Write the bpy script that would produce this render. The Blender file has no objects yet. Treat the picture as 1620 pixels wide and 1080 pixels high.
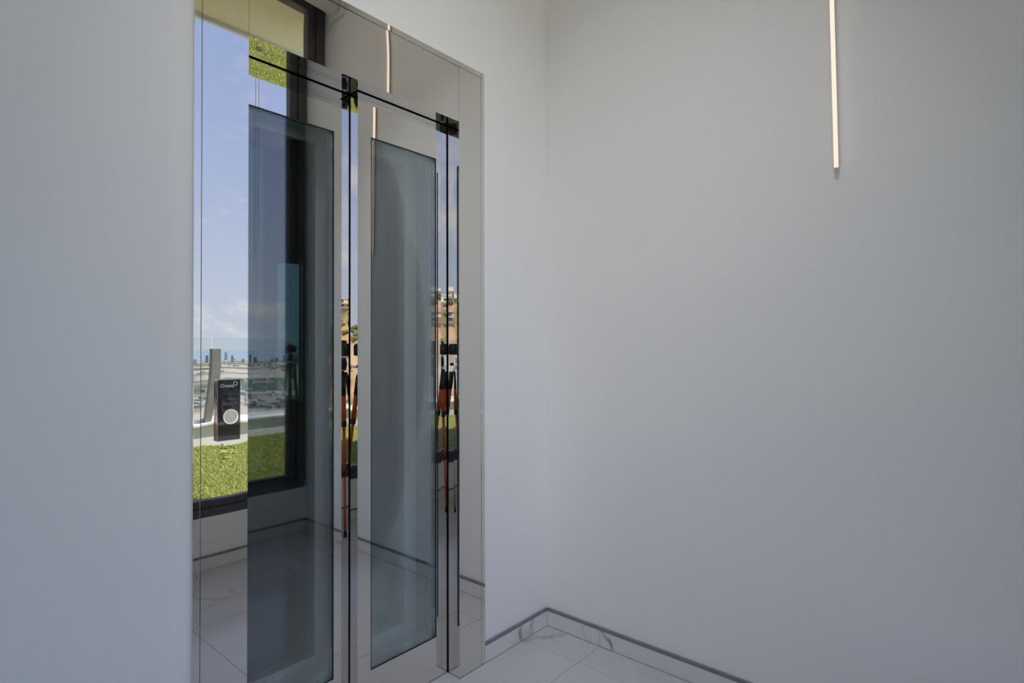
import bpy, bmesh, math, random
import numpy as np
from mathutils import Vector, Matrix, noise

random.seed(7); np.random.seed(7)
sc = bpy.context.scene
COL = sc.collection
PI = math.pi

# ------------------------------------------------------------ camera
EPS, EPS1 = math.tan(math.radians(.75)), math.tan(math.radians(1.0))            # the folded door edges stand half a degree off square
# axes: x runs along the lift wall towards the right wall, y towards the lift wall, z up
F_PX, YAW, PITCH, ROLL, EYE = 902.62, math.radians(49.053), math.radians(0.663), math.radians(-0.138), 1.25
Fw = Vector((math.sin(YAW)*math.cos(PITCH), math.cos(YAW)*math.cos(PITCH), math.sin(PITCH)))
Rt0 = Vector((math.cos(YAW), -math.sin(YAW), 0)); Up0 = Rt0.cross(Fw)
Rt = Rt0*math.cos(ROLL) + Up0*math.sin(ROLL); Up = -Rt0*math.sin(ROLL) + Up0*math.cos(ROLL)
cd = bpy.data.cameras.new('view_camera'); cam = bpy.data.objects.new('view_camera', cd); COL.objects.link(cam)
cd.sensor_width = 36; cd.lens = F_PX*36/1620; cd.clip_start = .01; cd.clip_end = 100000
Mc = Matrix((Rt, Up, -Fw)).transposed().to_4x4(); Mc.translation = Vector((0, 0, EYE)); cam.matrix_world = Mc
sc.camera = cam

# ------------------------------------------------------------ sky, sun, exposure
CLOUD = (11.2, 3.3, 6.0)
SKY, SUN, EXPO = 1.22, 8.4, 0.0
w = bpy.data.worlds.new('sky'); sc.world = w; w.use_nodes = True
nt = w.node_tree; nt.nodes.clear()
def nn(t, typ, **kw):
    n = t.nodes.new(typ)
    for k, v in kw.items(): setattr(n, k, v)
    return n
wo = nn(nt, 'ShaderNodeOutputWorld'); bg = nn(nt, 'ShaderNodeBackground'); bg.inputs['Strength'].default_value = SKY
tc = nn(nt, 'ShaderNodeTexCoord'); sx = nn(nt, 'ShaderNodeSeparateXYZ'); nt.links.new(tc.outputs['Generated'], sx.inputs[0])
rp = nn(nt, 'ShaderNodeValToRGB'); nt.links.new(sx.outputs['Z'], rp.inputs[0])
el = rp.color_ramp.elements
el[0].position = 0.0; el[0].color = (.57, .64, .76, 1); el[1].position = 1.0; el[1].color = (.24, .38, .78, 1)
for ps, c in ((.12, (.50, .585, .79, 1)), (.35, (.37, .465, .77, 1)), (.6, (.30, .41, .74, 1))):
    e = el.new(ps); e.color = c
# clouds: soft banks low over the horizon and a few wisps above
mp = nn(nt, 'ShaderNodeMapping'); mp.inputs['Scale'].default_value = (3.2, 3.2, 7.0); mp.inputs['Location'].default_value = CLOUD; nt.links.new(tc.outputs['Generated'], mp.inputs[0])
nz = nn(nt, 'ShaderNodeTexNoise'); nz.inputs['Scale'].default_value = 1.6; nz.inputs['Detail'].default_value = 7; nz.inputs['Roughness'].default_value = .58
nt.links.new(mp.outputs[0], nz.inputs['Vector'])
cr = nn(nt, 'ShaderNodeValToRGB'); cr.color_ramp.elements[0].position = .53; cr.color_ramp.elements[1].position = .66
nt.links.new(nz.outputs['Fac'], cr.inputs[0])
lo = nn(nt, 'ShaderNodeMapRange'); lo.inputs[1].default_value = .05; lo.inputs[2].default_value = .55; lo.inputs[3].default_value = .85; lo.inputs[4].default_value = 0
nt.links.new(sx.outputs['Z'], lo.inputs[0])
ml = nn(nt, 'ShaderNodeMath', operation='MULTIPLY'); nt.links.new(cr.outputs[0], ml.inputs[0]); nt.links.new(lo.outputs[0], ml.inputs[1])
mx = nn(nt, 'ShaderNodeMix', data_type='RGBA'); nt.links.new(ml.outputs[0], mx.inputs[0]); nt.links.new(rp.outputs[0], mx.inputs[6])
mx.inputs[7].default_value = (.95, .86, .84, 1)
nt.links.new(mx.outputs[2], bg.inputs['Color']); nt.links.new(bg.outputs[0], wo.inputs[0])

sl = bpy.data.lights.new('sun', 'SUN'); sl.energy = SUN; sl.angle = math.radians(.53); sl.color = (1, .965, .91)
so = bpy.data.objects.new('sun', sl); COL.objects.link(so)
so.rotation_euler = Vector((-.45, -.29, -1)).to_track_quat('-Z', 'Y').to_euler()

# small unseen fill light added under the ceiling to brighten the walls
al = bpy.data.lights.new('added_ceiling_fill', 'AREA'); al.shape = 'RECTANGLE'; al.size = .7; al.size_y = .7; al.energy = 2.0; al.color = (1, .94, .84)
ao = bpy.data.objects.new('added_ceiling_fill', al); COL.objects.link(ao); ao.location = (1.25, .85, 3.64)
# unseen spot added near the window to brighten the wall beside the lift
pl = bpy.data.lights.new('added_corner_fill', 'AREA'); pl.shape = 'DISK'; pl.size = .16; pl.energy = 4.9; pl.color = (1, .99, 1); pl.spread = math.radians(62)
po = bpy.data.objects.new('added_corner_fill', pl); COL.objects.link(po); po.location = (.25, .12, 3.64)
po.rotation_euler = (Vector((1.9, 1.45, .85))-Vector(po.location)).to_track_quat('-Z', 'Y').to_euler()

vs = sc.view_settings; vs.view_transform = 'Standard'; vs.look = 'None'; vs.gamma = 1; vs.use_curve_mapping = False; vs.exposure = EXPO
cy = sc.cycles
cy.max_bounces = 20; cy.glossy_bounces = 14; cy.diffuse_bounces = 8; cy.transmission_bounces = 16; cy.transparent_max_bounces = 40

# ------------------------------------------------------------ materials
def mat(name, col=(.5, .5, .5), rough=.5, metal=0, spec=.5):
    m = bpy.data.materials.new(name); m.use_nodes = True
    b = m.node_tree.nodes['Principled BSDF']
    b.inputs['Base Color'].default_value = (*col, 1); b.inputs['Roughness'].default_value = rough
    b.inputs['Metallic'].default_value = metal; b.inputs['Specular IOR Level'].default_value = spec
    return m, m.node_tree, b
def vary(m, scale, c0, c1, p0=.35, p1=.65, detail=4, coord='Object', stretch=None):
    _, t, b = m
    tcn = nn(t, 'ShaderNodeTexCoord'); n = nn(t, 'ShaderNodeTexNoise'); n.inputs['Scale'].default_value = scale; n.inputs['Detail'].default_value = detail
    src = tcn.outputs[coord]
    if stretch:
        q = nn(t, 'ShaderNodeMapping'); q.inputs['Scale'].default_value = stretch; t.links.new(src, q.inputs[0]); src = q.outputs[0]
    t.links.new(src, n.inputs['Vector'])
    r = nn(t, 'ShaderNodeValToRGB'); r.color_ramp.elements[0].position = p0; r.color_ramp.elements[1].position = p1
    r.color_ramp.elements[0].color = (*c0, 1); r.color_ramp.elements[1].color = (*c1, 1)
    t.links.new(n.outputs['Fac'], r.inputs[0]); t.links.new(r.outputs[0], b.inputs['Base Color'])
    return r
def bumped(m, scale, strength, dist=.001):
    _, t, b = m
    tcn = nn(t, 'ShaderNodeTexCoord'); n = nn(t, 'ShaderNodeTexNoise'); n.inputs['Scale'].default_value = scale; n.inputs['Detail'].default_value = 5
    t.links.new(tcn.outputs['Object'], n.inputs['Vector'])
    bp = nn(t, 'ShaderNodeBump'); bp.inputs['Strength'].default_value = strength; bp.inputs['Distance'].default_value = dist
    t.links.new(n.outputs['Fac'], bp.inputs['Height']); t.links.new(bp.outputs[0], b.inputs['Normal'])
M = {}
x = mat('white_plaster', (.87, .87, .865), .75, 0, .25); vary(x, 1.3, (.86, .86, .855), (.88, .88, .875)); bumped(x, 160, .12, .0006); M['plaster'] = x[0]
x = mat('ceiling_paint', (.84, .83, .80), .8, 0, .2); vary(x, 1.1, (.82, .81, .78), (.85, .84, .81)); M['ceiling'] = x[0]
x = mat('soffit_render', (.84, .79, .62), .85, 0, .2); vary(x, 2.2, (.81, .76, .58), (.87, .82, .66)); M['soffit'] = x[0]  # yellow light bounced up from the turf is put into this base colour
# polished steel with faint smudges
x = mat('polished_steel', (.80, .78, .745), .003, 1)
r = vary(x, 9, (.79, .77, .735), (.81, .79, .755), stretch=(1, 1, .3)); M['steel'] = x[0]
x = mat('brushed_steel', (.62, .60, .57), .28, 1); vary(x, 40, (.56, .54, .52), (.66, .64, .61), stretch=(1, 1, .02)); M['brushed'] = x[0]
x = mat('dark_steel', (.16, .17, .18), .3, .8); vary(x, 20, (.14, .15, .16), (.19, .20, .21)); M['dark_steel'] = x[0]
x = mat('car_door_steel', (.80, .79, .76), .35, .2); vary(x, 40, (.77, .76, .73), (.83, .82, .79), stretch=(1, 1, .02)); M['car_door_steel'] = x[0]
x = mat('black_rubber', (.012, .012, .014), .6); vary(x, 30, (.010, .010, .012), (.018, .018, .02)); M['rubber'] = x[0]
x = mat('anthracite_aluminium', (.075, .073, .073), .42, .2); vary(x, 25, (.070, .068, .068), (.082, .080, .080)); M['anthracite'] = x[0]
x = mat('aluminium_trim', (.24, .25, .27), .45, .2); vary(x, 30, (.22, .23, .25), (.26, .27, .29)); M['alu'] = x[0]
x = mat('glazing_bead', (.30, .32, .32), .5); vary(x, 30, (.28, .30, .30), (.32, .34, .34)); M['bead'] = x[0]
x = mat('white_metal', (.74, .74, .74), .4); vary(x, 20, (.72, .72, .72), (.77, .77, .77)); M['white_metal'] = x[0]
x = mat('blind_fabric', (.78, .77, .74), .8); vary(x, 60, (.74, .73, .70), (.82, .81, .78)); M['blind'] = x[0]
x = mat('grout', (.20, .20, .21), .85); vary(x, 30, (.18, .18, .19), (.23, .23, .24)); M['grout'] = x[0]
x = mat('sea', (.20, .245, .30), .6); vary(x, .0006, (.19, .235, .29), (.215, .26, .315)); M['sea'] = x[0]  # pale blue-grey base colour carries the distance haze
x = mat('black_gloss', (.006, .006, .008), .02, 0, .9); vary(x, 30, (.005, .005, .007), (.008, .008, .010)); M['black_gloss'] = x[0]
x = mat('white_print', (.85, .86, .88), .4); vary(x, 60, (.82, .83, .85), (.88, .89, .90)); M['print'] = x[0]
x = mat('etched_print', (.55, .60, .63), .6); vary(x, 200, (.48, .53, .56), (.62, .66, .69)); M['etched'] = x[0]
x = mat('chrome', (.88, .87, .86), .05, 1); vary(x, 30, (.86, .85, .84), (.90, .89, .88)); M['chrome'] = x[0]
x = mat('sill_aluminium', (.62, .62, .62), .32, .35); vary(x, 60, (.59, .59, .59), (.65, .65, .65), stretch=(.03, 1, 1)); M['sill'] = x[0]
x = mat('satin_button', (.75, .72, .66), .22, 1); vary(x, 60, (.72, .69, .63), (.78, .75, .69)); M['satin'] = x[0]
x = mat('camera_black', (.018, .018, .02), .45); vary(x, 80, (.014, .014, .016), (.024, .024, .026)); M['black'] = x[0]
x = mat('orange_anodised', (.62, .11, .03), .35, .3); vary(x, 40, (.58, .10, .025), (.66, .125, .035)); M['orange'] = x[0]
x = mat('grey_post', (.20, .19, .185), .6); vary(x, 14, (.18, .17, .165), (.22, .21, .205)); M['post'] = x[0]
x = mat('turf_backing', (.12, .16, .035), .95, 0, .1); vary(x, 60, (.13, .15, .03), (.22, .24, .07)); M['turf_base'] = x[0]
x = mat('turf_blades', (.26, .34, .07), .7, 0, .15)
vary(x, 38, (.27, .31, .06), (.52, .54, .20), .3, .7, 6); M['turf'] = x[0]
x = mat('car_panel', (.028, .036, .042), .06, .1, .5); vary(x, 6, (.025, .032, .038), (.032, .041, .047)); M['car_panel'] = x[0]
x = mat('car_mirror', (.55, .60, .60), .02, 1); vary(x, 6, (.53, .58, .58), (.57, .62, .62)); M['car_mirror'] = x[0]
x = mat('car_floor', (.10, .105, .11), .4); vary(x, 90, (.07, .075, .08), (.14, .145, .15)); M['car_floor'] = x[0]
x = mat('white_render', (.80, .79, .76), .8); vary(x, 3, (.76, .75, .72), (.84, .83, .80)); M['render'] = x[0]
x = mat('house_white', (.74, .71, .67), .8); vary(x, .4, (.70, .66, .62), (.78, .75, .71)); M['house'] = x[0]
x = mat('house_sand', (.62, .50, .40), .8); vary(x, .4, (.58, .46, .36), (.66, .54, .44)); M['house_sand'] = x[0]
x = mat('house_window', (.08, .09, .11), .15); vary(x, .8, (.06, .07, .09), (.10, .11, .13)); M['house_window'] = x[0]
x = mat('roof_tile', (.42, .20, .12), .8); vary(x, 1.5, (.36, .17, .10), (.48, .24, .15)); M['roof_tile'] = x[0]
x = mat('shrub_leaf', (.12, .15, .05), .8, 0, .2); vary(x, .9, (.09, .115, .035), (.22, .22, .09), .3, .7, 8); M['shrub'] = x[0]
x = mat('bark', (.14, .10, .07), .9); vary(x, 5, (.11, .08, .055), (.17, .125, .09)); M['bark'] = x[0]
x = mat('city_wall', (.52, .49, .48), .85); vary(x, .004, (.27, .26, .27), (.46, .43, .40), detail=8); M['city'] = x[0]
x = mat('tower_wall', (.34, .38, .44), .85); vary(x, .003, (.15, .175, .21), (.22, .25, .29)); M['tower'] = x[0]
# marble: pale porcelain with sparse soft grey veins
def marble(name, base, vein, amount, seedoff, veins=()):
    m, t, b = mat(name, base, .16, 0, .5)
    tcn = nn(t, 'ShaderNodeTexCoord'); mpn = nn(t, 'ShaderNodeMapping'); mpn.inputs['Location'].default_value = seedoff
    t.links.new(tcn.outputs['Object'], mpn.inputs[0])
    n1 = nn(t, 'ShaderNodeTexNoise'); n1.inputs['Scale'].default_value = 1.5; n1.inputs['Detail'].default_value = 6; n1.inputs['Distortion'].default_value = 1.2
    t.links.new(mpn.outputs[0], n1.inputs['Vector'])
    s = nn(t, 'ShaderNodeMath', operation='SUBTRACT'); s.inputs[1].default_value = .5; t.links.new(n1.outputs['Fac'], s.inputs[0])
    a = nn(t, 'ShaderNodeMath', operation='ABSOLUTE'); t.links.new(s.outputs[0], a.inputs[0])
    r1 = nn(t, 'ShaderNodeMapRange'); r1.inputs[1].default_value = 0; r1.inputs[2].default_value = .028; r1.inputs[3].default_value = 1; r1.inputs[4].default_value = 0
    t.links.new(a.outputs[0], r1.inputs[0])
    n2 = nn(t, 'ShaderNodeTexNoise'); n2.inputs['Scale'].default_value = 1.1; n2.inputs['Detail'].default_value = 2
    t.links.new(mpn.outputs[0], n2.inputs['Vector'])
    r2 = nn(t, 'ShaderNodeMapRange'); r2.inputs[1].default_value = .54; r2.inputs[2].default_value = .68; r2.inputs[3].default_value = 0; r2.inputs[4].default_value = amount
    t.links.new(n2.outputs['Fac'], r2.inputs[0])
    q = nn(t, 'ShaderNodeMath', operation='MULTIPLY'); t.links.new(r1.outputs[0], q.inputs[0]); t.links.new(r2.outputs[0], q.inputs[1])
    sepn = nn(t, 'ShaderNodeSeparateXYZ'); t.links.new(tcn.outputs['Object'], sepn.inputs[0])
    def mth(op, a, b=None):
        n_ = nn(t, 'ShaderNodeMath', operation=op)
        for k_, v_ in enumerate((a, b)):
            if v_ is None: continue
            if isinstance(v_, (int, float)): n_.inputs[k_].default_value = v_
            else: t.links.new(v_, n_.inputs[k_])
        return n_.outputs[0]
    n3 = nn(t, 'ShaderNodeTexNoise'); n3.inputs['Scale'].default_value = 22; n3.inputs['Detail'].default_value = 5; t.links.new(tcn.outputs['Object'], n3.inputs['Vector'])
    wob = mth('MULTIPLY', mth('SUBTRACT', n3.outputs['Fac'], .5), .055)
    total = q.outputs[0]
    for (ax, ay, az, c_, wd_, x0_, x1_, y0_, y1_, st_) in veins:   # streaks: |a.p - c + wobble| < width inside a box
        d_ = mth('ADD', mth('ADD', mth('MULTIPLY', sepn.outputs[0], ax), mth('MULTIPLY', sepn.outputs[1], ay)), mth('ADD', mth('MULTIPLY', sepn.outputs[2], az), -c_))
        d_ = mth('ABSOLUTE', mth('ADD', d_, wob))
        mr_ = nn(t, 'ShaderNodeMapRange'); mr_.interpolation_type = 'SMOOTHSTEP'; mr_.inputs[1].default_value = 0; mr_.inputs[2].default_value = wd_; mr_.inputs[3].default_value = st_; mr_.inputs[4].default_value = 0
        t.links.new(d_, mr_.inputs[0]); f_ = mr_.outputs[0]
        for o_, lo_, hi_ in ((0, x0_, x1_), (1, y0_, y1_)):
            f_ = mth('MULTIPLY', mth('MULTIPLY', f_, mth('GREATER_THAN', sepn.outputs[o_], lo_)), mth('LESS_THAN', sepn.outputs[o_], hi_))
        f_ = mth('MULTIPLY', f_, mth('ADD', mth('MULTIPLY', n3.outputs['Fac'], 1.6), -.15))
        total = mth('MAXIMUM', total, f_)
    mxn = nn(t, 'ShaderNodeMix', data_type='RGBA'); mxn.inputs[6].default_value = (*base, 1); mxn.inputs[7].default_value = (*vein, 1)
    t.links.new(total, mxn.inputs[0]); t.links.new(mxn.outputs[2], b.inputs['Base Color'])
    return m
M['marble'] = marble('marble_tile', (.54, .54, .545), (.28, .28, .29), .45, (5.3, 2.2, 0), ((.55, .83, 0, 2.345, .030, 1.86, 2.05, 1.46, 1.60, .75),))
M['marble_skirt'] = marble('marble_skirting', (.74, .74, .72), (.22, .22, .23), .5, (3.1, .4, 0), ((1, 0, .10, 1.875, .020, 1.8, 1.99, 1.57, 1.6, .95), (1, 0, -.25, 1.935, .022, 1.8, 2.02, 1.57, 1.6, .6), (0, 1, -.85, 1.232, .020, 2.05, 2.08, 1.1, 1.3005, .95)))
# thin architectural glass: tinted transmission plus a mirror layer
def glass(name, tint, r0, r1):
    m = bpy.data.materials.new(name); m.use_nodes = True; t = m.node_tree; t.nodes.clear()
    o = nn(t, 'ShaderNodeOutputMaterial'); tr = nn(t, 'ShaderNodeBsdfTransparent'); gl = nn(t, 'ShaderNodeBsdfGlossy')
    gl.inputs['Roughness'].default_value = 0.0; gl.inputs['Color'].default_value = (.93, .98, 1, 1); tr.inputs['Color'].default_value = (*tint, 1)
    lw = nn(t, 'ShaderNodeLayerWeight'); lw.inputs['Blend'].default_value = .35
    mr = nn(t, 'ShaderNodeMapRange'); mr.inputs[3].default_value = r0; mr.inputs[4].default_value = r1
    t.links.new(lw.outputs['Fresnel'], mr.inputs[0])
    ms = nn(t, 'ShaderNodeMixShader'); t.links.new(mr.outputs[0], ms.inputs[0]); t.links.new(tr.outputs[0], ms.inputs[1]); t.links.new(gl.outputs[0], ms.inputs[2])
    t.links.new(ms.outputs[0], o.inputs[0]); return m
M['lift_glass'] = glass('tinted_lift_glass', (.91, .945, .95), .094, .6)
M['car_glass'] = glass('car_door_glass', (.70, .77, .78), .012, .5)
M['window_glass'] = glass('window_glass', (.985, .99, .985), .0, .35)
M['rail_glass'] = glass('balustrade_glass', (.93, .965, .96), .015, .5)
m = bpy.data.materials.new('led_diffuser'); m.use_nodes = True; b = m.node_tree.nodes['Principled BSDF']
b.inputs['Base Color'].default_value = (.2, .18, .15, 1); b.inputs['Emission Color'].default_value = (1, .80, .64, 1); b.inputs['Emission Strength'].default_value = 1.0; M['led'] = m
# hillside and plain: dry earth, scrub and pale rock in patches
def terrain_mat():
    m, t, b = mat('dry_hills', (.4, .3, .2), .95, 0, .1)
    tcn = nn(t, 'ShaderNodeTexCoord')
    n1 = nn(t, 'ShaderNodeTexNoise'); n1.inputs['Scale'].default_value = .018; n1.inputs['Detail'].default_value = 9; n1.inputs['Roughness'].default_value = .62
    t.links.new(tcn.outputs['Object'], n1.inputs['Vector'])
    r = nn(t, 'ShaderNodeValToRGB'); e = r.color_ramp.elements
    e[0].position = .36; e[0].color = (.12, .13, .055, 1); e[1].position = .66; e[1].color = (.62, .50, .40, 1)
    for ps, c in ((.45, (.24, .20, .09, 1)), (.51, (.42, .25, .13, 1)), (.58, (.50, .34, .21, 1))):
        q = e.new(ps); q.color = c
    t.links.new(n1.outputs['Fac'], r.inputs[0])
    n2 = nn(t, 'ShaderNodeTexNoise'); n2.inputs['Scale'].default_value = .0016; n2.inputs['Detail'].default_value = 8; n2.inputs['Roughness'].default_value = .65
    mpn = nn(t, 'ShaderNodeMapping'); mpn.inputs['Scale'].default_value = (1, 1, 1); t.links.new(tcn.outputs['Object'], mpn.inputs[0]); t.links.new(mpn.outputs[0], n2.inputs['Vector'])
    r2 = nn(t, 'ShaderNodeValToRGB'); e = r2.color_ramp.elements
    e[0].position = .38; e[0].color = (.06, .085, .06, 1); e[1].position = .64; e[1].color = (.36, .28, .24, 1)
    for ps, c in ((.47, (.12, .135, .09, 1)), (.52, (.28, .22, .18, 1)), (.57, (.40, .35, .32, 1))):
        q = e.new(ps); q.color = c
    t.links.new(n2.outputs['Fac'], r2.inputs[0])
    ln = nn(t, 'ShaderNodeVectorMath', operation='LENGTH'); t.links.new(tcn.outputs['Object'], ln.inputs[0])
    mr = nn(t, 'ShaderNodeMapRange'); mr.inputs[1].default_value = 500; mr.inputs[2].default_value = 1100; t.links.new(ln.outputs['Value'], mr.inputs[0])
    mxn = nn(t, 'ShaderNodeMix', data_type='RGBA'); t.links.new(mr.outputs[0], mxn.inputs[0]); t.links.new(r.outputs[0], mxn.inputs[6]); t.links.new(r2.outputs[0], mxn.inputs[7])
    t.links.new(mxn.outputs[2], b.inputs['Base Color']); return m
M['terrain'] = terrain_mat()

# ------------------------------------------------------------ helpers
def obj(name, bm, m=None, parent=None, smooth=False, bevel=0, seg=2):
    bmesh.ops.recalc_face_normals(bm, faces=bm.faces[:])
    me = bpy.data.meshes.new(name); bm.to_mesh(me); bm.free()
    if m: me.materials.append(M[m])
    o = bpy.data.objects.new(name, me); COL.objects.link(o)
    if parent: o.parent = parent; o.location = -world_loc(parent)
    if smooth:
        for p in me.polygons: p.use_smooth = True
    if bevel:
        b = o.modifiers.new('bevel', 'BEVEL'); b.width = bevel; b.segments = seg; b.limit_method = 'ANGLE'; b.angle_limit = .6
    return o
def world_loc(o):
    v = Vector((0, 0, 0))
    while o: v += o.location; o = o.parent
    return v
def empty(name, loc=(0, 0, 0), label=None, cat=None, group=None, kind=None):
    o = bpy.data.objects.new(name, None); COL.objects.link(o); o.location = loc; o.empty_display_size = .05
    return tag(o, label, cat, group, kind)
def tag(o, label=None, cat=None, group=None, kind=None):
    if label: o['label'] = label
    if cat: o['category'] = cat
    if group: o['group'] = group
    if kind: o['kind'] = kind
    return o
def box(bm, x0, x1, y0, y1, z0, z1):
    v = [bm.verts.new((x, y, z)) for x in (x0, x1) for y in (y0, y1) for z in (z0, z1)]
    for f in ((0, 1, 3, 2), (4, 6, 7, 5), (0, 4, 5, 1), (2, 3, 7, 6), (0, 2, 6, 4), (1, 5, 7, 3)): bm.faces.new([v[i] for i in f])
    return v
def B(*boxes):
    bm = bmesh.new()
    for b in boxes: box(bm, *b)
    return bm
def tube(bm, p0, p1, r0, r1=None, n=16):
    r1 = r0 if r1 is None else r1
    p0 = Vector(p0); p1 = Vector(p1); d = (p1-p0)
    q = d.to_track_quat('Z', 'Y').to_matrix().to_4x4(); q.translation = (p0+p1)/2
    bmesh.ops.create_cone(bm, cap_ends=True, segments=n, radius1=r0, radius2=r1, depth=d.length, matrix=q)
def T(*tubes):
    bm = bmesh.new()
    for t in tubes: tube(bm, *t)
    return bm
def sweep(bm, pts, r, n=8, closed=False):
    pts = [Vector(p) for p in pts]; rings = []; L = len(pts)
    rr = r if isinstance(r, (list, tuple)) else [r]*L
    for i, p in enumerate(pts):
        a = pts[(i-1) % L] if closed or i > 0 else p; b = pts[(i+1) % L] if closed or i < L-1 else p
        q = (b-a).normalized().to_track_quat('Z', 'Y').to_matrix()
        rings.append([bm.verts.new(p + q @ Vector((rr[i]*math.cos(2*PI*k/n), rr[i]*math.sin(2*PI*k/n), 0))) for k in range(n)])
    for i in range(L if closed else L-1):
        A, C = rings[i], rings[(i+1) % L]
        for k in range(n): bm.faces.new((A[k], A[(k+1) % n], C[(k+1) % n], C[k]))
    if not closed: bm.faces.new(rings[0]); bm.faces.new(rings[-1])
def frame_ring(bm, u0, u1, z0, z1, a0, a1, b0, b1, y0, y1, edge_shear=0):
    """flat plate u0..u1 x z0..z1 with a window a0..a1 x b0..b1, thickness y0..y1"""
    sh = lambda y: EPS1*(y-N2)*edge_shear
    def ring(y, p, q, r, s): return [bm.verts.new(v) for v in ((p+(sh(y) if p == u0 else 0), y, r), (q, y, r), (q, y, s), (p+(sh(y) if p == u0 else 0), y, s))]
    fo, fi, bo, bi = ring(y0, u0, u1, z0, z1), ring(y0, a0, a1, b0, b1), ring(y1, u0, u1, z0, z1), ring(y1, a0, a1, b0, b1)
    for k in range(4):
        j = (k+1) % 4
        bm.faces.new((fo[k], fo[j], fi[j], fi[k])); bm.faces.new((bo[j], bo[k], bi[k], bi[j]))
        bm.faces.new((fo[j], fo[k], bo[k], bo[j])); bm.faces.new((fi[k], fi[j], bi[j], bi[k]))
def sheet(u0, u1, z0, z1, y0, y1, nu, nz, disp):
    """sheet-metal plate whose front is gently dished by disp(s, t) metres"""
    bm = bmesh.new(); g = []
    for j in range(nz+1):
        g.append([bm.verts.new((u0+(u1-u0)*i/nu, y0+disp(i/nu, j/nz), z0+(z1-z0)*j/nz)) for i in range(nu+1)])
    for j in range(nz):
        for i in range(nu):
            f = bm.faces.new((g[j][i], g[j][i+1], g[j+1][i+1], g[j+1][i])); f.smooth = True
    rim = [g[0][i] for i in range(nu+1)] + [g[j][nu] for j in range(1, nz+1)] + [g[nz][i] for i in range(nu-1, -1, -1)] + [g[j][0] for j in range(nz-1, 0, -1)]
    fr = [bm.verts.new(v.co) for v in rim]; bk = [bm.verts.new((v.co.x, y1, v.co.z)) for v in rim]
    for k in range(len(rim)):
        j = (k+1) % len(rim); bm.faces.new((fr[j], fr[k], bk[k], bk[j]))
    bm.faces.new(bk)
    return bm

# ------------------------------------------------------------ dimensions
N, N2, N1 = 1.5763, 1.6430, 1.6915          # lift front plate, front door panel, rear door panel
U = 2.0555                                  # face of the right-hand skirting
WL = N + .010; WR = U + .010                # plaster faces
CEIL = 3.66
WIN = -.292                                 # room face of the window wall
XE = -2.0                                   # far end of the window
XB = -2.7                                   # far end of the lobby behind the camera
TURF = .25

# ------------------------------------------------------------ room shell
fl = tag(obj('floor', B((XB, WR, WIN, WL, -.12, -.012)), 'grout'), kind='structure')
g = .0016
us = [U, 1.893, .993, .093, -.807, -1.707, XB]; ns = [N, 1.300, .400, WIN]
for i in range(len(us)-1):
    for j in range(len(ns)-1):
        obj('tile', B((us[i+1]+g/2, us[i]-g/2, ns[j+1]+g/2, ns[j]-g/2, -.0115, 0)), 'marble', fl, bevel=.0006, seg=1)
LU0, LU1, LZ = .580, 1.640, 2.339           # hole in the plaster for the lift entrance
def L_wall():
    bm = bmesh.new()
    box(bm, LU1, WR, WL, WL+.10, -.3, CEIL); box(bm, XB, LU0, WL, WL+.10, -.3, CEIL); box(bm, LU0, LU1, WL, WL+.10, LZ, CEIL)
    return bm
tag(obj('wall_left', L_wall(), 'plaster'), kind='structure')
LE = .4925
tag(obj('trim_1', B((XB, LE, WL-.060, WL-.0005, 0, CEIL)), 'plaster', bevel=.003), kind='structure')
tag(obj('wall_right', B((WR, WR+.12, WIN-.30, WL+.10, -.3, CEIL)), 'plaster'), kind='structure')
tag(obj('wall_back', B((XB-.12, XB, WIN-.30, WL+.10, -.3, CEIL)), 'plaster'), kind='structure')
tag(obj('ceiling', B((XB-.12, WR+.12, WIN, 3.4, CEIL, CEIL+.12)), 'ceiling'), kind='structure')
tag(obj('wall_rear', B((XB, WR, WIN-.16, WIN, -.3, .293), (XB, WR, WIN-.16, WIN, 3.548, CEIL), (XB, XE-.001, WIN-.16, WIN, .293, 3.548)), 'plaster'), kind='structure')

def skirting(name, pieces):
    root = empty(name, pieces[0][:1][0] if False else (0, 0, 0), kind='structure')
    for p in pieces:
        x0, x1, y0, y1 = p
        obj('skirting_tile', B((x0, x1, y0, y1, .0005, .066)), 'marble_skirt', root, bevel=.0006, seg=1)
    return root
def caps(root, boxes):
    obj('edge_trim', B(*boxes), 'alu', root)
k = .0011
r = skirting('baseboard_right', [(U, WR, 1.302+k, N), (U, WR, .402+k, 1.302-k), (U, WR, WIN+.011, .402-k)])
caps(r, [(U-.0005, WR, WIN+.011, N, .0665, .0795)])
r = skirting('baseboard_left', [(1.6505, U-.0003, N, WL)])
caps(r, [(1.6505, U-.0006, N-.0005, WL, .0665, .0795)])
r = skirting('baseboard_rear', [(a, b, WIN, WIN+.010) for a, b in ((1.155, U-.0003), (.255, 1.153), (-.645, .253), (-1.545, -.647), (XB+.001, -1.547))])
caps(r, [(XB+.001, U-.0006, WIN, WIN+.0105, .0665, .0795)])
r = skirting('baseboard_trim', [(a, b, WL-.070, WL-.0605) for a, b in ((-.807+k, LE), (-1.707+k, -.807-k), (XB+.001, -1.707-k))])
caps(r, [(XB+.001, LE+.0005, WL-.0705, WL-.0605, .0665, .0795)])

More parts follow.
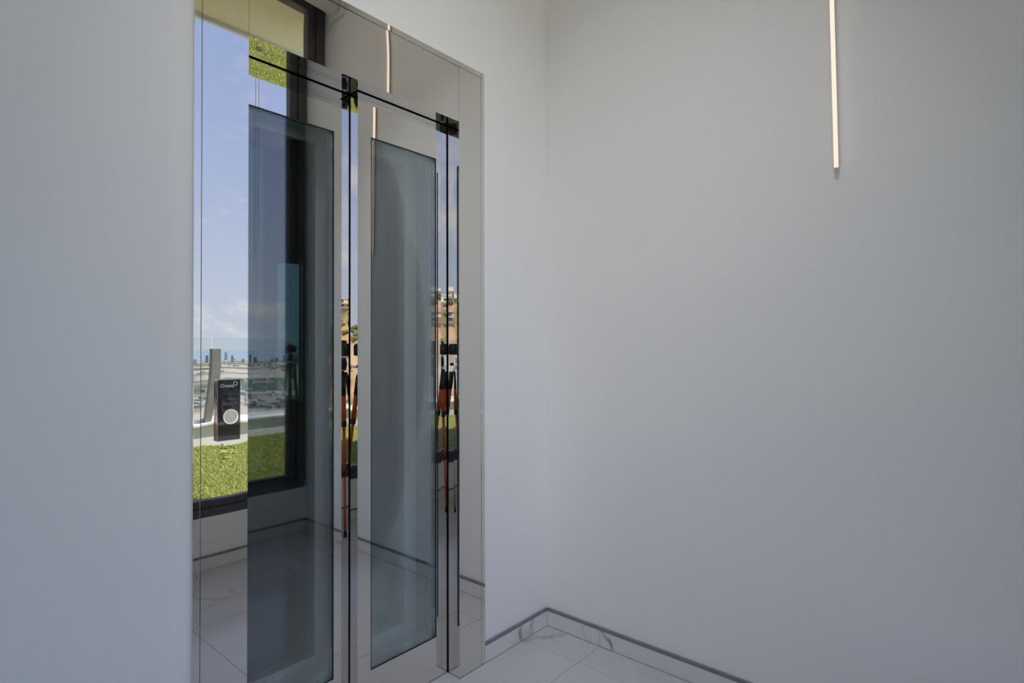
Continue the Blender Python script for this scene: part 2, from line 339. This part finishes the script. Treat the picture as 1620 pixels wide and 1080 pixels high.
# ------------------------------------------------------------ window behind the camera (seen in the mirrors)
wn = empty('window_1', (0, WIN-.04, .3), kind='structure')
Z0, Z1, X1, XM = .2935, 3.5475, 2.052, -1.35
for b in ((XE, X1, .2935, .340), (XE, X1, 3.500, 3.5475)):
    obj('outer_frame', B((b[0], b[1], WIN-.09, WIN-.001, b[2], b[3])), 'anthracite', wn, bevel=.003)
obj('outer_frame', B((2.000, 2.0545, WIN-.09, WIN-.001, .3405, 3.4995)), 'anthracite', wn, bevel=.003)
for (a, b) in ((XM+.002, 1.9995), (XE, XM-.002)):
    o = bmesh.new(); frame_ring(o, a, b, .3410, 3.4990, a+.055, b-.055, .386, 3.455, WIN-.075, WIN-.018)
    sash = obj('sash', o, 'anthracite', wn, bevel=.003)
    if a > -2:
        obj('glass_pane', B((a+.055, b-.055, WIN-.052, WIN-.044, .386, 3.455)), 'window_glass', wn)
    else:
        obj('glass_pane', B((a+.055, b-.055, WIN-.052, WIN-.044, .386, 3.455)), 'window_glass', wn)

bl = empty('roller_blind', (1.0, -.128, 3.45), 'white roller blind rolled up under the ceiling, mirrored in the steel header', 'blind')
obj('roll', T(((-1.2, -.128, 3.452), (2.030, -.128, 3.452), .064, .064, 32)), 'blind', bl, True)
obj('bracket', B((2.034, 2.0645, -.205, -.060, 3.385, 3.62)), 'white_metal', bl, bevel=.006)
obj('mounting_rail', B((-1.2, 2.0645, -.28, -.05, 3.622, 3.6595)), 'white_metal', bl, bevel=.004)
bm = bmesh.new(); sweep(bm, [(2.040, -.232+.022*math.cos(a), 3.42+.050*math.sin(a)) for a in [2*PI*i/24 for i in range(24)]], .0028, 6, True)
obj('pull_chain', bm, 'white_metal', bl, True)

# ------------------------------------------------------------ lift entrance
H1, HT0, HT1 = 2.117, 2.3283, 2.3492
uL, uR = .7090, 1.5103
lift = empty('lift_entrance', (1.11, N, 0), 'mirror-polished steel lift entrance with two glazed sliding doors in white wall', 'elevator door')
def dent(s, t):          # the sheet is pulled in by the fixings of the call panel
    u, z = .5888+(uL-.5888)*s, (HT0)*t
    return .00058*math.exp(-((u-.654)**2/(2*.035**2) + (z-1.02)**2/(2*.075**2)))
def warp(s, t):          # slight twist of the header sheet towards its upper folded edge
    q = max(0, (t-.45)/.55); return .0026*q*q*(s-.55)*.8
obj('jamb', sheet(.5888, uL, .002, HT0-.0008, N, N+.03, 24, 150, dent), 'steel', lift)
obj('jamb', sheet(uR, 1.6286, .002, HT0-.0008, N, N+.03, 14, 60, lambda s, t: 0), 'steel', lift)
obj('header', sheet(uL+.0008, uR-.0008, H1, HT0-.0008, N, N+.03, 40, 20, warp), 'steel', lift)
# outer trim with a slim shadow groove behind
obj('trim', B((.5690, .5874, N-.001, N+.03, .001, HT1)), 'steel', lift, bevel=.0012, seg=2)
obj('trim', B((1.6300, 1.6493, N-.001, N+.03, .001, HT1)), 'steel', lift, bevel=.0012, seg=2)
obj('trim', B((.5879, 1.6295, N-.001, N+.03, HT0+.0008, HT1)), 'steel', lift, bevel=.0012, seg=2)
bm = B((.584, uL-.004, N+.031, N+.036, .001, HT1-.004), (uR+.004, 1.634, N+.031, N+.036, .001, HT1-.004), (uL-.004, uR+.004, N+.031, N+.036, H1+.013, HT1-.004))
obj('groove_backing', bm, 'rubber', lift)
# reveals: side returns and stepped soffit, thin black gaps before the doors
def reveal_right():
    bm = bmesh.new(); d = N2-.003-(N+.0302)
    v = [(uR, N+.0302), (uR+EPS*d, N2-.006), (uR+.012, N2-.006), (uR+.012, N+.0302)]
    lo_ = [bm.verts.new((a, b, .002)) for a, b in v]; hi = [bm.verts.new((a, b, H1)) for a, b in v]
    bm.faces.new(lo_); bm.faces.new(hi)
    for k in range(4): bm.faces.new((lo_[k], lo_[(k+1) % 4], hi[(k+1) % 4], hi[k]))
    return bm
rv = obj('reveal', reveal_right(), 'steel', lift)
obj('sensor_slot', B((uR-.0006, uR+.004, 1.5824, 1.5885, .195, 1.9465)), 'rubber', rv)
obj('reveal', B((uL-.012, uL, N+.0302, N1-.005, .002, H1)), 'steel', lift)
obj('soffit', B((uL+.0005, uR-.0005, N+.0305, N+.046, H1+.0005, H1+.012), (uL+.0005, uR-.0005, N+.0470, N2-.008, H1+.0005, H1+.012), (uL+.0005, 1.1000, N2-.0068, N1-.008, H1+.0005, H1+.012)), 'steel', lift)
# keyhole in the soffit
kx, ky = KEY = (.80, 1.632)
ky = N+.052
kx = .7625
kh = obj('key_lock', T(((kx, ky, H1+.006), (kx, ky, H1-.003), .009, .009, 24)), 'brushed', lift)
obj('key_slot', B((kx-.0055, kx+.0055, ky-.0018, ky+.0018, H1-.0036, H1-.0028)), 'rubber', kh)
# door panels
def door_panel(u0, u1, y0, y1, a0, a1, gl, nm='door_panel', st='steel', parent=lift, ht=H1+.03, b0=.1568, b1=1.9752):
    bm = bmesh.new(); frame_ring(bm, u0, u1, .004, ht, a0, a1, b0, b1, y0, y1, edge_shear=1 if y0 == N2 else 0)
    p = obj(nm, bm, st, parent)
    bm = bmesh.new(); frame_ring(bm, a0, a1, b0, b1, a0+.004, a1-.004, b0+.004, b1-.004, y0+.001, y0+.0127)
    obj('gasket', bm, 'rubber' if parent == lift else 'alu', p)
    bm = bmesh.new(); frame_ring(bm, a0+.0003, a1-.0003, b0+.0003, b1-.0003, a0+.0045, a1-.0045, b0+.0045, b1-.0045, y0+.0130, y1-.001)
    obj('glazing_bead', bm, 'bead', p)
    obj('glass_pane', B((a0+.0045, a1-.0045, y0+.0025, y0+.0125, b0+.0045, b1-.0045)), gl, p)
    return p
d2 = door_panel(1.1045, 1.5265, N2, N1-.006, 1.157, 1.453, 'lift_glass')
d1 = door_panel(.7020, 1.130, N1, N1+.042, .757, 1.0455, 'lift_glass')
# safety-glass marks etched at the foot of each pane
def etched(par, uc, zc, y):
    bm = bmesh.new(); rows = ((-.012, .012, .018), (-.007, .009, .012), (-.006, .006, .007), (-.010, .010, .002), (-.022, -.008, -.004), (-.004, .004, -.004), (-.024, .020, .008))
    for a, b_, z in rows:
        q = a
        while q < b_:
            wv = random.uniform(.0012, .0030); box(bm, uc+q, uc+min(q+wv, b_), y-.0003, y, zc+z-.0007, zc+z+.0007); q += wv+.0008
    obj('safety_mark', bm, 'etched', par)
etched(d2, 1.318, .176, N2+.0024); etched(d1, .853, .236, N1+.0024)
# door sill
obj('door_sill', B((uL+.0005, uR-.0005, N+.0003, 1.79, -.011, .0001)), 'marble', lift)
# black gaps behind the panels
obj('gap_seal', B((1.0985, 1.1043, N1+.0006, N1+.0430, .006, H1+.03)) if False else B((1.1270, 1.1300, N1+.0430, N1+.0480, .006, H1+.03), (uR+.0130, uR+.020, N+.04, N2-.001, .006, H1)), 'rubber', lift)
# call panel on the left jamb
cp = obj('call_panel', B((.6245, .6838, N-.011, N-.0004, 1.0065, 1.1690)), 'chrome', lift, bevel=.001)
obj('black_face', B((.6262, .6832, N-.0122, N-.0112, 1.0075, 1.1680)), 'black_gloss', cp)
bu, bz = .6565, 1.0700
bm = bmesh.new(); tube(bm, (bu, N-.0175, bz), (bu, N-.0122, bz), .0205, .0205, 40)
obj('button', bm, 'chrome', cp, bevel=.0012)
bm = bmesh.new(); tube(bm, (bu, N-.0180, bz), (bu, N-.0174, bz), .0168, .0172, 40)
obj('button_disc', bm, 'satin', cp)
bm = bmesh.new(); rc = Vector((.6705, N-.0124, 1.1570)); sweep(bm, [rc+Vector((.0050*math.cos(a), 0, .0050*math.sin(a))) for a in [2*PI*i/32 for i in range(32)]], .0007, 6, True)
obj('ring_logo', bm, 'print', cp, True)
tcu = bpy.data.curves.new('lettering', 'FONT'); tcu.body = 'Orona'; tcu.size = .0128; tcu.extrude = .0002; tcu.align_x = 'CENTER'; tcu.space_character = 1.02
to = bpy.data.objects.new('lettering', tcu); COL.objects.link(to)
dg = bpy.context.evaluated_depsgraph_get(); me = bpy.data.meshes.new_from_object(to.evaluated_get(dg)); bpy.data.objects.remove(to)
me.materials.clear(); me.materials.append(M['print'])
me.transform(Matrix.Rotation(PI/2, 4, 'X')); me.transform(Matrix.Translation((.6482, N-.0125, 1.1478)))
to = bpy.data.objects.new('lettering', me); COL.objects.link(to); to.parent = cp; to.location = -world_loc(cp)

# ------------------------------------------------------------ lift car behind the glass
car = empty('lift_car', (1.1, 2.5, 0), 'dark lift car with mirrors and handrail standing behind the glazed doors', 'elevator car')
C0, C1, CB = .56, 1.645, 3.150
obj('car_floor', B((C0, C1, 1.86, CB, -.05, .002)), 'car_floor', car)
obj('car_ceiling', B((C0-.05, C1+.05, 1.90, CB+.05, 2.25, 2.30)), 'brushed', car)
bw = obj('back_wall', B((C0-.05, C1+.05, CB, CB+.05, 0, 2.25)), 'car_panel', car)
obj('mirror', B((1.5655, C1-.002, CB-.006, CB-.0002, .955, 1.752)), 'car_mirror', bw, bevel=.001)
obj('mirror', B((.95, 1.4400, CB-.006, CB-.0002, .955, 1.752)) if False else B((1.20, 1.4400, CB-.006, CB-.0002, .955, 1.752)), 'car_mirror', bw, bevel=.001)
sw = obj('side_wall', B((C1, C1+.05, 1.94, CB, 0, 2.25)), 'car_panel', car)
obj('mirror', B((C1-.006, C1-.0002, 2.985, CB-.007, .955, 1.752)), 'car_mirror', sw, bevel=.001)
obj('side_wall', B((C0-.05, C0, 1.94, CB, 0, 2.25)), 'car_panel', car)
obj('kick_plate', B((C0, C1-.009, CB-.008, CB, .003, .06), (C1-.008, C1, 1.95, CB, .003, .06)), 'brushed', car)
bm = bmesh.new(); tube(bm, (C0+.1, CB-.06, .92), (C1-.10, CB-.06, .92), .017, .017, 18)
for xx in (C0+.15, (C0+C1)/2, C1-.16): tube(bm, (xx, CB-.06, .92), (xx, CB-.0005, .92), .008, .008, 10)
obj('handrail', bm, 'chrome', car, True)
YC2, YC1 = 1.800, 1.850
door_panel(1.085, 1.4835, YC2, YC2+.04, 1.140, 1.426, 'car_glass', 'car_door', 'car_door_steel', car, 2.20, .171, 1.979)
door_panel(.690, 1.117, YC1, YC1+.04, .750, 1.070, 'car_glass', 'car_door', 'car_door_steel', car, 2.20, .171, 1.979)
obj('car_front_post', B((1.500, 1.70, 1.86, 1.94, 0, 2.25), (.50, .66, 1.895, 1.94, 0, 2.25)), 'car_panel', car)
obj('car_header', B((.50, 1.70, 1.895, 1.94, 2.11, 2.25)), 'car_panel', car)
# lift shaft so no daylight leaks round the car
tag(obj('trim_2', B((.30, .33, WL+.10, 3.35, -.3, 2.9), (1.87, 1.90, WL+.10, 3.35, -.3, 2.9), (.30, 1.90, 3.35, 3.38, -.3, 2.9), (.30, 1.90, WL+.10, 3.38, 2.9, 2.93), (.30, 1.90, WL+.10, 3.38, -.33, -.3)), 'dark_steel'), kind='structure')

# ------------------------------------------------------------ LED bar on the right wall
LX, LY, LZ0, LZ1 = 2.045, .405, 1.819, 3.20
led = empty('led_bar', (LX, LY, LZ0), 'slim vertical warm white LED bar hanging against right wall', 'lamp')
obj('housing', B((LX+.0045, LX+.0120, LY-.0060, LY+.0060, LZ0, LZ1)), 'alu', led, bevel=.001)
obj('diffuser', B((LX-.0070, LX+.0042, LY-.0062, LY+.0062, LZ0+.002, LZ1)), 'led', led, bevel=.003)
obj('end_cap', B((LX-.0072, LX+.0120, LY-.0064, LY+.0064, LZ0-.002, LZ0+.0015)), 'white_metal', led)
led.rotation_euler = (math.radians(-.9), 0, 0)

# ------------------------------------------------------------ terrace
tag(obj('ground', B((-9, 9, -3.62, WIN-.16, -.3, TURF-.024)), 'turf_base'), kind='structure')
nb = 260000
bx = np.random.uniform(-4.2, 4.4, nb); by = np.random.uniform(-3.24, WIN-.17, nb)
an = np.random.uniform(0, 2*PI, nb); hh = np.random.uniform(.012, .026, nb); wd = np.random.uniform(.0016, .0030, nb)*1.15
lx = np.random.normal(0, .010, nb); ly = np.random.normal(0, .010, nb)
V = np.zeros((nb, 3, 3)); ca, sa = np.cos(an), np.sin(an)
V[:, 0] = np.stack([bx-ca*wd, by-sa*wd, np.full(nb, TURF-.0235)], 1); V[:, 1] = np.stack([bx+ca*wd, by+sa*wd, np.full(nb, TURF-.0235)], 1)
V[:, 2] = np.stack([bx+lx, by+ly, TURF-.0235+hh], 1)
me = bpy.data.meshes.new('artificial_turf'); me.vertices.add(nb*3); me.vertices.foreach_set('co', V.reshape(-1))
me.loops.add(nb*3); me.loops.foreach_set('vertex_index', np.arange(nb*3, dtype=np.int32))
me.polygons.add(nb); me.polygons.foreach_set('loop_start', np.arange(0, nb*3, 3, dtype=np.int32))
me.update(calc_edges=True); me.materials.append(M['turf'])
o = bpy.data.objects.new('artificial_turf', me); COL.objects.link(o)
tag(o, 'bright green artificial turf of the terrace mirrored in the steel', 'turf', kind='stuff')
tag(obj('trim_3', B((-9, 9, -3.55, -3.25, TURF-.05, .425)), 'render'), kind='structure')
tag(obj('trim_4', B((-9, 9, -3.60, -3.215, .425, .455)), 'white_metal', bevel=.006), kind='structure')
GX = 2.553
bal = empty('glass_balustrade', (0, -3.40, .455), 'clear glass balustrade on the white upstand at the terrace edge', 'railing')
xs = [GX-1.6*i for i in range(6, 0, -1)] + [GX] + [GX+1.6*i for i in range(1, 4)]
for i in range(len(xs)-1):
    obj('glass_panel', B((xs[i]+.012, xs[i+1]-.012, -3.408, -3.392, .458, 1.372)), 'rail_glass', bal, bevel=.002)
obj('base_channel', B((-8, 8, -3.43, -3.37, .4553, .48)), 'white_metal', bal) if False else obj('base_channel', B((-7.2, 7.4, -3.43, -3.3925-.0165+.0005, .4553, .4575), (-7.2, 7.4, -3.3910, -3.37, .4553, .49)), 'white_metal', bal)
obj('post', B((GX-.046, GX+.046, -3.335, -3.260, .4555, 1.250)), 'post', bal, bevel=.004)

tag(obj('trim_6', T(((2.047, -1.045, 1.75), (2.047, -1.045, 3.534), .003, .003, 10), ((2.072, -1.045, 1.75), (2.072, -1.045, 3.534), .003, .003, 10)), 'white_metal'), kind='structure')
# roof overhang above the terrace
tag(obj('roof', B((XB-2.5, 2.75, -1.03, WIN-.16, 3.56, 3.80), (XB-.3, WR+.14, WIN-.16, 3.5, CEIL+.121, CEIL+.35)), 'soffit'), kind='structure')
tag(obj('trim_5', B((XB-2.5, 2.75, -1.060, -1.0305, 3.535, 3.64), (XB-2.5, 2.75, -1.085, -1.0605, 3.67, 3.81)), 'white_metal', bevel=.003), kind='structure')

# ------------------------------------------------------------ tripod and camera at the viewpoint
D = -Fw
def P(f, r=0, u=0): return Vector((0, 0, EYE)) + Fw*f + Rt*r + Up*u
cm = empty('camera_on_tripod', P(-.09), 'black stills camera with lens on the tripod, doubled in the door-edge mirrors', 'camera')
def obox(f0, f1, r0, r1, u0, u1):
    bm = bmesh.new(); v = box(bm, f0, f1, r0, r1, u0, u1)
    for q in v: q.co = P(*q.co)
    return bm
obj('body', obox(-.125, -.075, -.066, .066, -.050, .036), 'black', cm, bevel=.008, seg=3)
obj('grip', obox(-.072, -.055, .030, .066, -.048, .024), 'black', cm, bevel=.006)
obj('viewfinder_hump', obox(-.122, -.078, -.026, .026, .0365, .058), 'black', cm, bevel=.006)
ln = obj('lens', T((P(-.0745), P(-.028), .036, .038, 32)), 'black', cm)
obj('lens_glass', T((P(-.0277), P(-.024), .030, .026, 32)), 'black_gloss', ln)
obj('mount_ring', T((P(-.0748), P(-.070), .0385, .0385, 32)), 'chrome', ln)
tx, ty = P(-.10).x, P(-.10).y
tz = P(-.10, 0, -.051).z
tp = empty('tripod', (tx, ty, 0), 'black and orange tripod under the camera, doubled in the door-edge mirrors', 'tripod')
def V3(z): return Vector((tx, ty, z))
obj('quick_release_plate', T((V3(tz-.014), V3(tz-.001), .026, .026, 24)), 'chrome', tp)
obj('ball_head', T((V3(tz-.050), V3(tz-.0145), .030, .024, 24), (V3(tz-.095), V3(tz-.0505), .024, .032, 24)), 'black', tp)
obj('head_knob', T((V3(tz-.075)+Rt*.03, V3(tz-.075)+Rt*.058, .011, .011, 14)), 'black', tp)
obj('head_ring', T((V3(tz-.101), V3(tz-.0955), .031, .031, 24)), 'chrome', tp)
obj('centre_column', T((V3(.80), V3(tz-.1015), .014, .014, 18)), 'black', tp)
sh = tz-.135
obj('shoulder', T((V3(sh-.02), V3(sh+.022), .040, .034, 20)), 'black', tp)
fa = math.atan2(Fw.y, Fw.x)
for k in range(3):
    a = fa + math.radians(20) + k*2*PI/3
    d = Vector((math.cos(a), math.sin(a), 0)); top = V3(sh)+d*.046; ft = V3(.0)+d*(.18 if k != 1 else .16)
    def L(t): return top.lerp(ft, t)
    lg = obj('leg', T((L(.13), L(.29), .0165, .0165, 14)), 'orange', tp, True)
    obj('foam_grip', T((L(0), L(.128), .0185, .0185, 14)), 'black', lg, True)
    obj('leg_clamp', T((L(.29), L(.325), .0185, .0185, 14)), 'black', lg)
    obj('middle_section', T((L(.325), L(.60), .0115, .0115, 12)), 'orange', lg, True)
    obj('leg_clamp', T((L(.60), L(.63), .0145, .0145, 12)), 'black', lg)
    obj('lower_section', T((L(.63), L(.965), .0085, .0085, 12)), 'orange', lg, True)
    obj('rubber_foot', T((L(.965), ft+Vector((0, 0, .001)), .010, .013, 12)), 'rubber', lg)

# ------------------------------------------------------------ landscape beyond the terrace
TH0, TW = math.radians(40), math.radians(20)
def height(r, th):
    base = -4 - 200*(1-math.exp(-max(r-8, 0)/620))
    bump = 112*math.exp(-((th-TH0)/TW)**2)*math.exp(-((math.log(max(r, 1)/330))/.42)**2)
    x_, y_ = r*math.sin(th)*-1, -r*math.cos(th)
    nzv = noise.noise(Vector((x_*.012, y_*.012, 0)))*5*min(1, r/150) + noise.noise(Vector((x_*.05, y_*.05, 3)))*1.4*min(1, r/150)
    if r > 1200: nzv *= max(0.25, 1-(r-1200)/2000)
    return base + bump + nzv
def ground_at(r, th): return Vector((-r*math.sin(th), -r*math.cos(th), height(r, th)))
bm = bmesh.new(); rows = []; rr = 7.0
rads = []
while rr < 11500: rads.append(rr); rr *= 1.045
ths = [math.radians(-100+200*i/170) for i in range(171)]
for r_ in rads: rows.append([bm.verts.new(ground_at(r_, t)) for t in ths])
for i in range(len(rows)-1):
    for j in range(len(ths)-1):
        f = bm.faces.new((rows[i][j], rows[i+1][j], rows[i+1][j+1], rows[i][j+1])); f.smooth = True
tag(obj('hills', bm, 'terrain', smooth=True), kind='structure')
bm = bmesh.new(); bmesh.ops.create_circle(bm, cap_ends=True, segments=96, radius=70000, matrix=Matrix.Translation((0, 0, -207)))
tag(obj('sea', bm, 'sea'), kind='structure')

# town on the plain and towers along the coast: far too many to count
def boxes_stuff(name, m, items, label, cat):
    vs_, fs_ = [], []
    for (x_, y_, z0, sx_, sy_, h, rot) in items:
        c, s = math.cos(rot), math.sin(rot); b0 = len(vs_)
        for dz in (0, h):
            for (a, b_) in ((-1, -1), (1, -1), (1, 1), (-1, 1)):
                px, py = a*sx_/2, b_*sy_/2; vs_.append((x_+px*c-py*s, y_+px*s+py*c, z0+dz))
        fs_ += [(b0+4, b0+5, b0+6, b0+7)] + [(b0+i, b0+(i+1) % 4, b0+4+(i+1) % 4, b0+4+i) for i in range(4)]
    me = bpy.data.meshes.new(name); me.from_pydata(vs_, [], fs_); me.materials.append(M[m]); o = bpy.data.objects.new(name, me); COL.objects.link(o)
    return tag(o, label, cat, kind='stuff')
it = []
for i in range(4200):
    r_ = math.exp(random.uniform(math.log(900), math.log(9500))); th = math.radians(random.uniform(-95, 30))
    p = ground_at(r_, th)
    if noise.noise(Vector((p.x*.0011, p.y*.0011, 5))) < -.08: continue
    s = random.uniform(9, 24)*(1+r_/9000); it.append((p.x, p.y, p.z-2, s, s*random.uniform(.6, 1.5), random.uniform(5, 13)*(1+r_/6000), random.uniform(0, PI)))
boxes_stuff('town_buildings', 'city', it, 'pale low town spread over the coastal plain, mirrored in the lift', 'town')
it = []
for i in range(230):
    r_ = random.uniform(8800, 11000); th = math.radians(random.uniform(-80, 25)); p = ground_at(r_, th)
    it.append((p.x, p.y, p.z-2, random.uniform(22, 45), random.uniform(22, 45), random.uniform(30, 75) if random.random() < .8 else random.uniform(90, 150), random.uniform(0, PI)))
boxes_stuff('coastal_towers', 'tower', it, 'hazy grey towers along the distant coast, mirrored in the lift', 'towers')

def house(r_, thd, w_, d_, h_, m, label, roof=None, rot=0, storeys=2):
    p = ground_at(r_, math.radians(thd)); p.z -= 1.5
    root = empty('house', p, label, 'house'); a = -math.radians(thd)+rot
    R_ = Matrix.Rotation(a, 4, 'Z')
    def part(nm, bm, mm):
        for v in bm.verts: v.co = (R_ @ v.co)
        o = obj(nm, bm, mm, None); o.parent = root; return o
    part('wall', B((-w_/2, w_/2, -d_/2, d_/2, -3, h_)), m)
    sh_ = (h_-1.5)/storeys
    for s_ in range(storeys):
        z0 = 1.5+s_*sh_+.5
        for kx_ in range(max(2, int(w_/4))):
            xc = -w_/2 + w_*(kx_+.5)/max(2, int(w_/4))
            part('window', B((xc-.9, xc+.9, d_/2-.1, d_/2+.12, z0, z0+1.5)), 'house_window')
        part('balcony', B((-w_/2-.3, w_/2+.3, d_/2, d_/2+1.3, z0-.75, z0-.45)), m)
    if roof == 'tile':
        bm = bmesh.new(); v = [bm.verts.new(q) for q in ((-w_/2-.5, -d_/2-.5, h_), (w_/2+.5, -d_/2-.5, h_), (w_/2+.5, d_/2+.5, h_), (-w_/2-.5, d_/2+.5, h_), (-w_/4, 0, h_+2.2), (w_/4, 0, h_+2.2))]
        for f in ((0, 1, 5, 4), (1, 2, 5), (2, 3, 4, 5), (3, 0, 4), (3, 2, 1, 0)): bm.faces.new([v[i] for i in f])
        part('roof', bm, 'roof_tile')
    elif roof == 'arch':
        bm = bmesh.new(); A_, C_ = [], []
        for i in range(13):
            t = PI*i/12; A_.append(bm.verts.new((-w_/2*math.cos(t), -d_/2, h_+2.6*math.sin(t)))); C_.append(bm.verts.new((-w_/2*math.cos(t), d_/2+1, h_+2.6*math.sin(t))))
        for i in range(12): bm.faces.new((A_[i], A_[i+1], C_[i+1], C_[i]))
        bm.faces.new(A_); bm.faces.new(C_); part('roof', bm, m)
    else:
        part('roof', B((-w_/2-.3, w_/2+.3, -d_/2-.3, d_/2+.3, h_, h_+.5)), m)
    return root
house(330, 43.0, 17, 10, 7, 'house', 'white villa with curved roof on the hilltop', 'arch')
house(318, 40.8, 14, 9, 6, 'house', 'second curved-roof white villa just left of the hilltop one', 'arch')
house(290, 44.5, 9, 8, 8, 'house', 'white cube house halfway up the hill', None)
house(262, 41.8, 11, 8, 6, 'house_sand', 'sand-coloured house with tiled roof below the cube house', 'tile')
house(236, 43.6, 13, 9, 7, 'house', 'long white house with balconies low on the hill', None)
house(215, 41.3, 15, 9, 6, 'house', 'wide white house lowest on the hill above the terrace edge', None)
house(228, 46.6, 10, 8, 6, 'house_sand', 'small sand house at the far end of hillside', 'tile')
house(300, 35.2, 12, 9, 6, 'house_sand', 'sand house standing alone on hill shoulder', None)
house(235, 33.2, 12, 8, 5, 'house', 'low white house below hill shoulder', None)
house(255, 30.2, 12, 8, 5, 'house_sand', 'tiled sand house at end of hill shoulder', 'tile')

def shrub_mesh(seed, name):
    bm = bmesh.new(); bmesh.ops.create_icosphere(bm, subdivisions=3, radius=1)
    for v in bm.verts:
        d = 1 + .45*noise.noise(v.co*1.7+Vector((seed, 0, 0))) + .25*noise.noise(v.co*4.5+Vector((0, seed, 0)))
        v.co *= d; v.co.z = v.co.z*.75+.6
    me = bpy.data.meshes.new(name); bm.to_mesh(me); bm.free(); me.materials.append(M['shrub']); return me
sm = [shrub_mesh(s*3.7, 'shrub') for s in range(4)]
placed = [(o.location.x, o.location.y, 9.0) for o in COL.objects if o.name.startswith('house')]
def shrub(r_, th, s, lab, grp):
    p = ground_at(r_, th)
    if any((p.x-a)**2+(p.y-b)**2 < (s*1.5+c)**2 for a, b, c in placed): return
    placed.append((p.x, p.y, s*1.5))
    o = bpy.data.objects.new('shrub', random.choice(sm)); COL.objects.link(o); o.location = ground_at(r_, th) - Vector((0, 0, .1*s))
    o.scale = (s, s, s*random.uniform(.8, 1.25)); o.rotation_euler = (0, 0, random.uniform(0, 6)); tag(o, lab, 'shrub', grp)
for i in range(800):
    th = math.radians(random.uniform(27, 50)); r_ = random.uniform(150, 340)
    shrub(r_, th, random.uniform(1.0, 3.0), 'dark green shrub on the dry hillside, mirrored in the door edges', 'shrubs on the hillside')
for i in range(110):
    th = math.radians(random.uniform(-50, 5)); r_ = math.exp(random.uniform(math.log(45), math.log(230)))
    shrub(r_, th, random.uniform(1.0, 2.6)*max(1, r_/110), 'green shrub on the slope below the terrace, mirrored in the lift', 'shrubs below the terrace')
